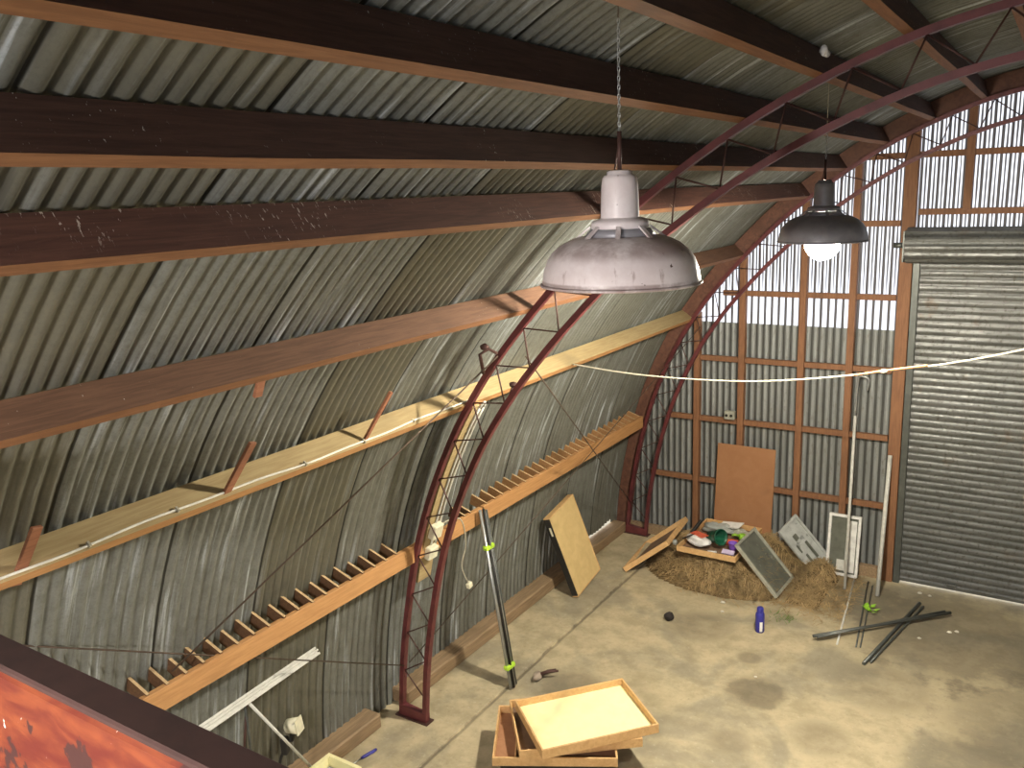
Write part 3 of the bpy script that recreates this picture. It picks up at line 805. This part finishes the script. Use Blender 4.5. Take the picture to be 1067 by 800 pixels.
while k < 9000:
    x = rnd.uniform(-3.75, -1.55); y = rnd.uniform(8.12, 9.42); z = hz(x, y)
    if z <= 0.0 and rnd.random() < (.93 if not (x > -2.3 and y > 8.35) else .55): continue
    if not frames_clear(x, y, z + .01): continue
    if x < -3.3 and z < .01: continue
    a = rnd.uniform(0, 6.28); L = rnd.uniform(.03, .12); w = rnd.uniform(.0014, .0040)
    d = V((math.cos(a), math.sin(a), rnd.uniform(-.35, .35))).normalized(); sd = d.cross(V((0, 0, 1))).normalized()
    p = V((x, y, max(z, .0) + rnd.uniform(.001, .014))); q = p + d * L; q.z = max(q.z, max(hz(q.x, q.y), 0) + .002)
    if -3.42 < q.x < -2.64 and 8.38 < q.y < 9.4: q.z = min(q.z, .333)
    if x < -3.25: q.z = min(q.z, z + .005)
    b = len(m.v); mid = (p + q) / 2 + V((0, 0, rnd.uniform(0, .006)))
    for r_ in (p, mid, q): m.v.append(r_ + sd * w); m.v.append(r_ - sd * w)
    m.face([b, b + 1, b + 3, b + 2]); m.face([b + 2, b + 3, b + 5, b + 4]); k += 1
o = m.build('straw_stems', M['straw'], straw); tag(o, kind='stuff')

# ------------------------------------------------------------------ junk in the tray on the straw
TB = .356
def lump(name, c, r, sc, mat, label, cat, seed, amp=.2, rot=0):
    m = MB(); m.blob(c, r, sc, seed, amp, 18, 11, rot); return m.build(name, M[mat], None, label, cat)
t = thing('seed_bag', (-3.25, 8.66, TB), 'crumpled white plastic bag with orange-red and black print in the junk tray', 'bag')
m = MB(); m.blob((-3.19, 8.66, TB + .065), .14, (1.15, .75, .42), 2, .16, 20, 12, -.5); m.build('bag_body', M['white'], t)
m = MB(); m.box((-3.19, 8.67, TB + .128), V((.085, -.045, .004)), V((.022, .042, 0)), (0, 0, .005)); m.build('red_print', M['red'], t, label='orange-red printed panel')
m = MB(); m.box((-3.30, 8.63, TB + .098), V((.03, .05, .008)), V((.035, -.02, .022)), V((-.003, -.003, .006))); m.build('black_print', M['black'], t, label='black printed panel')
m = MB(); m.box((-3.31, 8.80, TB + .10), V((.016, .0, .004)), V((.05, .12, .09)), V((-.004, -.012, .018))); m.build('remote_handset', M['black'], None, 'long black object standing tilted in the junk tray back left', 'handset', bevel=.006)
t = thing('green_pot', (-3.02, 8.70, TB), 'dark green plastic pot lying in the junk tray', 'pot')
m = MB(); N = 20
ax = V((.82, -.45, .25)).normalized(); o1 = ax.orthogonal().normalized(); o2 = ax.cross(o1)
cpt = V((-3.07, 8.74, TB + .10)); prof = [(0, 0), (.06, 0), (.075, .10), (.085, .17), (.094, .175), (.094, .19), (.084, .19), (.07, .16), (0, .03)]
for (r, h) in prof:
    for k in range(N):
        a = 2 * math.pi * k / N; m.v.append(cpt + ax * (h - .03) + (o1 * math.cos(a) + o2 * math.sin(a)) * r)
for i in range(len(prof) - 1):
    for k in range(N): m.face([i * N + k, i * N + (k + 1) % N, (i + 1) * N + (k + 1) % N, (i + 1) * N + k], True)
m.build('pot_wall', M['green'], t)
lump('plastic_bag', (-3.13, 9.10, TB + .06), .12, (1.5, .7, .45), 'greyjunk', 'crumpled clear grey plastic bag at the back of the junk tray', 'bag', 6, .25)
m = MB(); m.box((-2.99, 9.16, TB + .10), V((.13, -.02, .02)), V((.01, .07, .01)), (0, 0, .004)); m.blob((-2.98, 9.15, TB + .035), .06, (2, 1, .55), 3, .1)
m.build('folded_paper', M['white'], None, 'folded white paper on top of the junk tray heap', 'paper')
lump('foil_packet', (-2.86, 9.10, TB + .045), .07, (1.3, 1, .55), 'greyframe', 'small crumpled grey packet behind the purple cup', 'packet', 9, .3)
t = thing('purple_cup', (-2.80, 8.66, TB), 'small purple plastic cup in the junk tray', 'cup')
m = MB(); m.lathe([(.001, 0), (.034, 0), (.042, .05), (.046, .10), (.05, .104), (.05, .11), (.043, .11), (.036, .02), (.001, .015)], (-2.80, 8.66, TB), 24); m.build('cup_wall', M['purple'], t)
lump('red_wrapper', (-2.87, 8.84, TB + .03), .055, (1.5, 1, .5), 'red', 'small crumpled red wrapper beside the purple cup', 'wrapper', 12, .3)
lump('white_wrapper', (-2.74, 8.86, TB + .02), .045, (1.6, .9, .4), 'white', 'small white wrapper between purple cup and bright green bottle', 'wrapper', 14, .3)
t = thing('spray_bottle', (-2.73, 8.84, TB), 'bright lime green small watering toy at the right of the junk tray', 'toy')
t['label'] = 'bright lime green plastic item at the right end of the junk tray'; t['category'] = 'plastic item'
m = MB(); m.blob((-2.80, 9.00, TB + .045), .05, (1.1, .8, .85), 5, .1, 16, 10)
m.build('green_body', M['limegreen'], t)
m = MB(); m.tube([(-2.83, 8.98, TB + .06), (-2.87, 8.94, TB + .085), (-2.90, 8.93, TB + .07)], .014, 8); m.build('green_spout', M['limegreen'], t)
m = MB(); m.box((-2.80, 8.50, TB + .055), V((.068, -.004, 0)), V((0, .028, .012)), V((0, -.004, .008))); m.build('lilac_card', M['lilac'], None, 'lilac white card lying on the near rim of the junk tray', 'card')
m = MB(); m.tube([(-3.03, 8.50, TB + .02), (-2.93, 8.50, TB + .03)], .012, 8); m.build('white_stub', M['white'], None, 'short white stub at the near edge of the junk tray', 'stub')
m = MB(); m.blob((-3.42, 8.52, .40), .028, (1, 1, 1.3), 2, .05); m.build('jar_lid', M['greyjunk'], None, 'small pale round object at the left corner of the junk tray', 'lid')

# ------------------------------------------------------------------ leaning boards, frames
m = MB(); a = V((-3.262, 9.33, .33)); 
m.box((-2.92, 9.40, .835), (.34, 0, .0), V((0, .055, .50)), V((0, -.004, .0))); o = m.build('hardboard_sheet', M['hardboard'], None, 'orange-brown hardboard sheet leaning against the gable wall behind the straw', 'board')
def frame(c, u, v, w, l, d, fm, pm, label, fw=.03, extra=None, name='window_frame', cat='frame'):
    u = V(u).normalized(); v = V(v); v = (v - u * v.dot(u)).normalized(); n = u.cross(v); c = V(c)
    t = thing(name, c, label, cat)
    m = MB()
    m.box(c + v * fw / 2 + u * w / 2, u * w / 2, v * fw / 2, n * d / 2); m.box(c + v * (l - fw / 2) + u * w / 2, u * w / 2, v * fw / 2, n * d / 2)
    m.box(c + u * fw / 2 + v * l / 2, u * fw / 2, v * (l / 2 - fw), n * d / 2); m.box(c + u * (w - fw / 2) + v * l / 2, u * fw / 2, v * (l / 2 - fw), n * d / 2)
    m.build('frame_border', M[fm], t, bevel=.003)
    m = MB(); m.box(c + u * w / 2 + v * l / 2 - n * d * .2, u * (w / 2 - fw), v * (l / 2 - fw), n * .003); m.build('panel', M[pm], t)
    if extra: extra(t, c, u, v, n)
    return t
frame((-2.25, 8.44, .03), (.03, .6, .0), (-.44, .06, .48), .56, .68, .04, 'greyframe', 'greyglass', 'grey framed dusty panel leaning on the junk tray front right corner', .028, name='framed_panel')
def wash(t, c, u, v, n):
    for a, b, w, l in ((.10, .12, .03, .17), (.20, .20, .035, .22), (.13, .42, .06, .07), (.07, .30, .02, .1)):
        m = MB(); m.box(c + u * a + v * b + n * .012, u * w / 2, v * l / 2, n * .002); m.build('bare_patch', M['greyglass'], t, label='dark bare patch')
frame((-2.06, 9.19, .03), (.10, .27, .13), (-.35, -.03, .50), .33, .60, .035, 'chalk', 'chalk', 'whitewashed grey panel tilted against the gable wall beside the straw', .03, wash, name='framed_panel')
def smear(t, c, u, v, n):
    m = MB(); m.box(c + u * .245 + v * .34 + n * .004, u * .052, v * .29, n * .003); m.build('paint_smear', M['white'], t, label='white paint smear')
    m = MB(); m.box(c + u * .16 + v * .12 + n * .004, u * .05, v * .06, n * .003); m.build('paint_smear', M['white_paint'], t, label='white paint smear')
frame((-1.955, 9.33, .02), (1, 0, 0), (0, .10, .68), .34, .69, .04, 'white', 'greyglass', 'white painted frame standing against the gable wall right of the straw', .03, smear, name='framed_panel')

def pole(a, b, r, mat, label, name='pole', cat='pole', n=8, taper=1):
    m = MB(); m.tube([a, V(a).lerp(V(b), .5), b], [r, r, r * taper], n); return m.build(name, M[mat], None, label, cat)
pole((-1.681, 9.015, .012), (-1.747, 9.455, 1.834), .016, 'white_paint', 'tall thin white rod leaning on the gable wall in front of the white frame', 'white_rod', 'rod')
pole((-1.352, 9.014, .014), (-1.372, 9.43, 1.446), .022, 'white_paint', 'flaking white pole leaning against the door post', 'white_rod', 'rod')
t = thing('wire_hook', (-1.70, 9.4, 2.0), 'pale bent wire hook hanging on the gable wall under the slung cable', 'hook')
m = MB(); m.tube(cm3([(-1.745, 9.46, 1.86), (-1.735, 9.46, 2.22), (-1.70, 9.46, 2.27), (-1.63, 9.46, 2.24), (-1.64, 9.46, 2.12)]), .010, 6); m.build('hook_wire', M['galv'], t)

# taped rods leaning on the rack
t = thing('rod_bundle', (-3.8, 5.7, 0), 'bundle of metal rods with lime tape leaning on the slatted rack', 'rod bundle')
A = V((-3.81, 5.70, .012)); B = V((-4.10, 5.765, 1.60))
for off, r, mt in ((V((0, -.034, 0)), .014, 'galv'), (V((.012, -.004, 0)), .012, 'black'), (V((0, .024, 0)), .014, 'galv'), (V((-.02, .0, 0)), .012, 'galv'), (V((0, .052, 0)), .010, 'rodgrey')):
    m = MB(); m.tube([A + off * 1.0, B + off * 1.15 + V((0, 0, random.uniform(-.03, .03)))], r, 8); m.build('rod', M[mt], t)
for f in (.12, .80):
    c = A.lerp(B, f); m = MB(); d = (B - A).normalized(); m.box(c, V((.028, 0, 0)), V((0, .062, 0)), d * .022); m.build('tape', M['lime'], t, bevel=.01, label='lime green tape')

# pipes and sticks on the floor
pole((-1.713, 7.776, .055), (-.648, 8.896, .050), .016, 'rodgrey', 'longer of two crossing grey pipes, the upper one, near roller door', 'floor_pipe', 'pipe')
pole((-1.675, 7.775, .055), (-.70, 8.90, .050), .013, 'rodgrey', 'thinner grey pipe lying alongside the long upper pipe near roller door', 'floor_pipe', 'pipe')
pole((-1.215, 7.56, .019), (-.948, 9.036, .019), .017, 'rodgrey', 'dark grey pipe underneath, crossing below the long pipe near roller door', 'floor_pipe', 'pipe')
pole((-1.165, 7.62, .017), (-.905, 8.98, .017), .012, 'rodgrey', 'thin dark pipe beside the lower crossing pipe near roller door', 'floor_pipe', 'pipe')
pole((-1.50, 7.811, .010), (-1.64, 9.301, .010), .009, 'white_paint', 'thin pale stick on the floor below the tall white rod', 'floor_stick', 'stick')
pole((-1.335, 7.847, .010), (-1.50, 9.325, .010), .008, 'rodgrey', 'thin grey stick on the floor beside the green leaf, left one of its pair', 'floor_stick', 'stick')
pole((-1.30, 7.86, .009), (-1.44, 9.25, .009), .007, 'rodgrey', 'thin grey stick on the floor beside the green leaf, right one of its pair', 'floor_stick', 'stick')

t = thing('blue_bottle', (-2.21, 7.72, 0), 'blue plastic bottle standing on the concrete in front of the straw', 'bottle')
m = MB(); m.lathe([(.001, .001), (.040, .001), (.044, .012), (.044, .18), (.040, .20), (.030, .212)], (-2.21, 7.72, 0), 24); m.build('bottle_body', M['blue'], t)
m = MB(); m.lathe([(.031, .210), (.033, .214), (.032, .25), (.024, .262), (.001, .264)], (-2.21, 7.72, 0), 20); m.build('bottle_cap', M['blue'], t)
m = MB(); m.box((-2.187, 7.683, .07), (.012, .007, 0), (.0015, -.003, 0), (0, 0, .05)); m.build('bottle_label', M['white'], t, label='pale strip label')
lump('dark_lump', (-3.075, 7.51, .042), .052, (1, 1, .82), 'soil', 'small black round lump alone on the concrete floor', 'lump', 3, .08)
m = MB()
for k in range(9):
    a = k * .7; x, y = -1.37 + .04 * math.cos(a * 2.3), 8.66 + .05 * math.sin(a * 1.9); b = len(m.v)
    d = V((math.cos(a), math.sin(a), .25)) * .07; sd = V((-math.sin(a), math.cos(a), 0)) * .03; p = V((x, y, .02))
    m.v += [p, p + d * .5 + sd, p + d + V((0, 0, .01)), p + d * .5 - sd]; m.face([b, b + 1, b + 2, b + 3])
m.build('green_leaves', M['limegreen'], None, 'bright green leaves on floor between the two thin sticks', 'leaf')
m = MB(); rnd = random.Random(11)
for k in range(60):
    a = rnd.uniform(0, 6.28); x, y = -2.05 + rnd.gauss(0, .07), 8.10 + rnd.gauss(0, .06); L = rnd.uniform(.04, .09); b = len(m.v)
    d = V((math.cos(a) * .7, math.sin(a) * .7, .5)) * L; sd = V((-math.sin(a), math.cos(a), 0)) * .004; p = V((x, y, .001))
    m.v += [p + sd, p - sd, p + d]; m.face([b, b + 1, b + 2])
m.build('grass_tuft', M['leaf'], None, 'small tuft of green grass on floor under the grey framed panel', 'grass', kind='stuff')
t = thing('work_glove', (-3.66, 5.93, 0), 'small grey-brown crumpled scrap with prongs on floor by the rod bundle', 'scrap')
t.name = 'crumpled_scrap'
m = MB(); m.blob((-3.69, 5.92, .035), .05, (.8, 1.35, .65), 6, .14, 16, 10, .2); m.build('scrap_body', M['glove'], t)
for (a, b) in (((-3.68, 5.96, .03), (-3.60, 6.10, .03)), ((-3.67, 5.95, .045), (-3.53, 6.03, .075))):
    m = MB(); m.tube([a, V(a).lerp(V(b), .5) + V((0, 0, .01)), b], [.018, .015, .010], 8); m.build('prong', M['rod'], t)
for (x, y, r, lab) in ((-2.72, 8.12, .022, 'pale shell-like chip on floor at the front of the straw'), (-2.66, 7.93, .016, 'pale chip on floor between straw front and black lump'), (-2.0, 6.9, .012, 'tiny white chip on floor near the dark stain'),
                       (-.85, 8.30, .016, 'white chip on floor beside the long pipe end'), (-.62, 8.55, .02, 'white pebble right of the long pipe end, left of its pair'), (-.56, 8.60, .018, 'white pebble right of the long pipe end, right of its pair'),
                       (-.98, 9.30, .02, 'white pebble at the foot of roller door guide, left of its pair'), (-.88, 9.28, .018, 'white pebble at the foot of roller door guide, right of its pair')):
    m = MB(); m.blob((x, y, r * .5), r, (1.2, .9, .55), int(r * 1e4), .15, 10, 6); m.build('stone_chip', M['stone'], None, lab, 'chip')

# ------------------------------------------------------------------ things in the near left corner
t = thing('white_trim_rack', (-4.3, 3.3, .1), 'white grooved strip with thin legs lying along left wall below the rack', 'strip')
A = V((-4.455, 4.05, 1.02)); B = V((-4.14, 2.55, 1.20)); d = (B - A).normalized()
m = MB()
for k in (-1, 0, 1):
    o = V((.015 * k, .005 * k, -.019 * k + (0 if k else .004))); m.bar(A + o, B + o, .018 if k else .014, .014 if k else .022, up=(1, .1, .9))
m.build('grooved_strip', M['white_paint'], t, bevel=.002)
m = MB(); m.bar(A + V((-.008, 0, -.012)), B + V((-.008, 0, -.012)), .050, .006, up=(.62, .1, .78)); m.build('strip_back', M['white_paint'], t)
P = A.lerp(B, .53)
m = MB(); m.tube([P + V((.0, 0, -.02)), (-4.42, 3.86, .15)], .011, 8); m.build('strip_leg', M['white_paint'], t)
m = MB(); m.tube([P + V((-.03, .0, -.02)), (-4.52, 3.42, .15)], .010, 8); m.build('strip_leg', M['rodgrey'], t)
m = MB(); m.tube([P + V((-.03, .02, -.02)), (-4.55, 3.30, .15)], .008, 8); m.build('strip_leg', M['rod'], t)
t = thing('hand_lamp', (-4.47, 3.68, .145), 'cream hooded hand lamp on a black stand on the timber sill', 'lamp')
m = MB(); m.tube(cm3([(-4.50, 3.62, .15), (-4.50, 3.63, .30), (-4.48, 3.66, .40), (-4.46, 3.70, .48)]), .011, 8); m.build('stem', M['black'], t)
m = MB(); m.box((-4.475, 3.675, .44), (.02, .012, 0), (-.012, .026, 0), (.0, .0, .065)); m.box((-4.455, 3.735, .50), (.012, .01, 0), (-.01, .02, 0), (.0, .01, .045)); m.build('grip', M['black'], t, bevel=.006)
m = MB(); L = V((.93, .32, .16)).normalized(); q0 = V((-4.455, 3.75, .565)); N = 20
o1 = V((0, 0, 1)); o1 = (o1 - L * o1.dot(L)).normalized(); o2 = L.cross(o1)
for (dd, rr) in ((-.055, .001), (-.055, .040), (-.045, .050), (.045, .060), (.045, .001)):
    for k in range(N):
        a = 2 * math.pi * k / N; m.v.append(q0 + L * dd + (o1 * math.cos(a) + o2 * math.sin(a)) * rr)
for i in range(4):
    for k in range(N): m.face([i * N + k, i * N + (k + 1) % N, (i + 1) * N + (k + 1) % N, (i + 1) * N + k], i in (1, 2))
m.box(q0 + L * .050, o2 * .050, o1 * .056, L * .004)
m.build('hood', M['cream'], t)
t = thing('yellow_tub', (-4.22, 3.85, .0), 'pale yellow plastic tub on floor at the near left corner', 'tub')
m = MB(); x0, x1, ya, yb = -4.36, -4.06, 3.68, 3.98
def ring(x0, x1, y0, y1, z): return [V((x0, y0, z)), V((x1, y0, z)), V((x1, y1, z)), V((x0, y1, z))]
rs = [ring(x0 + .02, x1 - .02, ya + .02, yb - .02, .013), ring(x0 + .005, x1 - .005, ya + .005, yb - .005, .20), ring(x0 - .015, x1 + .015, ya - .015, yb + .015, .205), ring(x0 - .015, x1 + .015, ya - .015, yb + .015, .215), ring(x0 + .015, x1 - .015, ya + .015, yb - .015, .215), ring(x0 + .03, x1 - .03, ya + .03, yb - .03, .03)]
for r_ in rs: m.v += r_
for i in range(len(rs) - 1):
    for k in range(4): m.face([4 * i + k, 4 * i + (k + 1) % 4, 4 * i + 4 + (k + 1) % 4, 4 * i + 4 + k])
m.face([3, 2, 1, 0]); m.face([20, 21, 22, 23]); m.build('tub_wall', M['tray_pale'], t)
m = MB(); m.bx(x0 + .035, x1 - .035, ya + .035, yb - .035, .031, .15); m.build('tub_contents', M['greyjunk'], t)
t = thing('screwdriver', (-4.29, 4.32, .012), 'blue-handled screwdriver on the concrete beside the sill', 'screwdriver')
m = MB(); m.tube([(-4.275, 4.40, .026), (-4.28, 4.37, .026), (-4.30, 4.28, .026), (-4.305, 4.255, .026)], [.011, .014, .013, .009], 10); m.build('handle', M['blue'], t)
m = MB(); m.tube([(-4.305, 4.26, .026), (-4.325, 4.14, .018)], .004, 6); m.build('shaft', M['galv'], t)

# ------------------------------------------------------------------ daylight, camera
w = bpy.data.worlds.new('sky'); S.world = w; w.use_nodes = True
bg = w.node_tree.nodes['Background']; bg.inputs[0].default_value = (.93, .95, 1.0, 1); bg.inputs[1].default_value = 1.7
pl = bpy.data.lights.new('portal', 'AREA'); pl.shape = 'RECTANGLE'; pl.size = WX1 - WX0; pl.size_y = WZ1 - WZ0
pl.cycles.is_portal = True
po = bpy.data.objects.new('portal', pl); C.objects.link(po); po.location = ((WX0 + WX1) / 2, -2.60, (WZ0 + WZ1) / 2)
po.rotation_euler = (math.radians(90), 0, 0)     # area light shines along -Z -> +Y

cam = bpy.data.cameras.new('camera'); co = bpy.data.objects.new('camera', cam); C.objects.link(co)
yaw, pit, rol = math.radians(32.99247), math.radians(12.53561), math.radians(-2.15689)
F = 890.0
f = V((-math.sin(yaw) * math.cos(pit), math.cos(yaw) * math.cos(pit), -math.sin(pit)))
r = V((math.cos(yaw), math.sin(yaw), 0)); u = r.cross(f)
r2 = r * math.cos(rol) + u * math.sin(rol); u2 = -r * math.sin(rol) + u * math.cos(rol)
mw = Matrix((r2, u2, -f)).transposed().to_4x4(); mw.translation = V((0, 0, 4.3))
co.matrix_world = mw
cam.sensor_width = 36; cam.lens = 36 * F / 1067; cam.clip_start = .02; cam.clip_end = 100
S.camera = co
S.view_settings.view_transform = 'Standard'; S.view_settings.look = 'None'
S.view_settings.gamma = 1; S.view_settings.use_curve_mapping = False
S.view_settings.exposure = 0.75
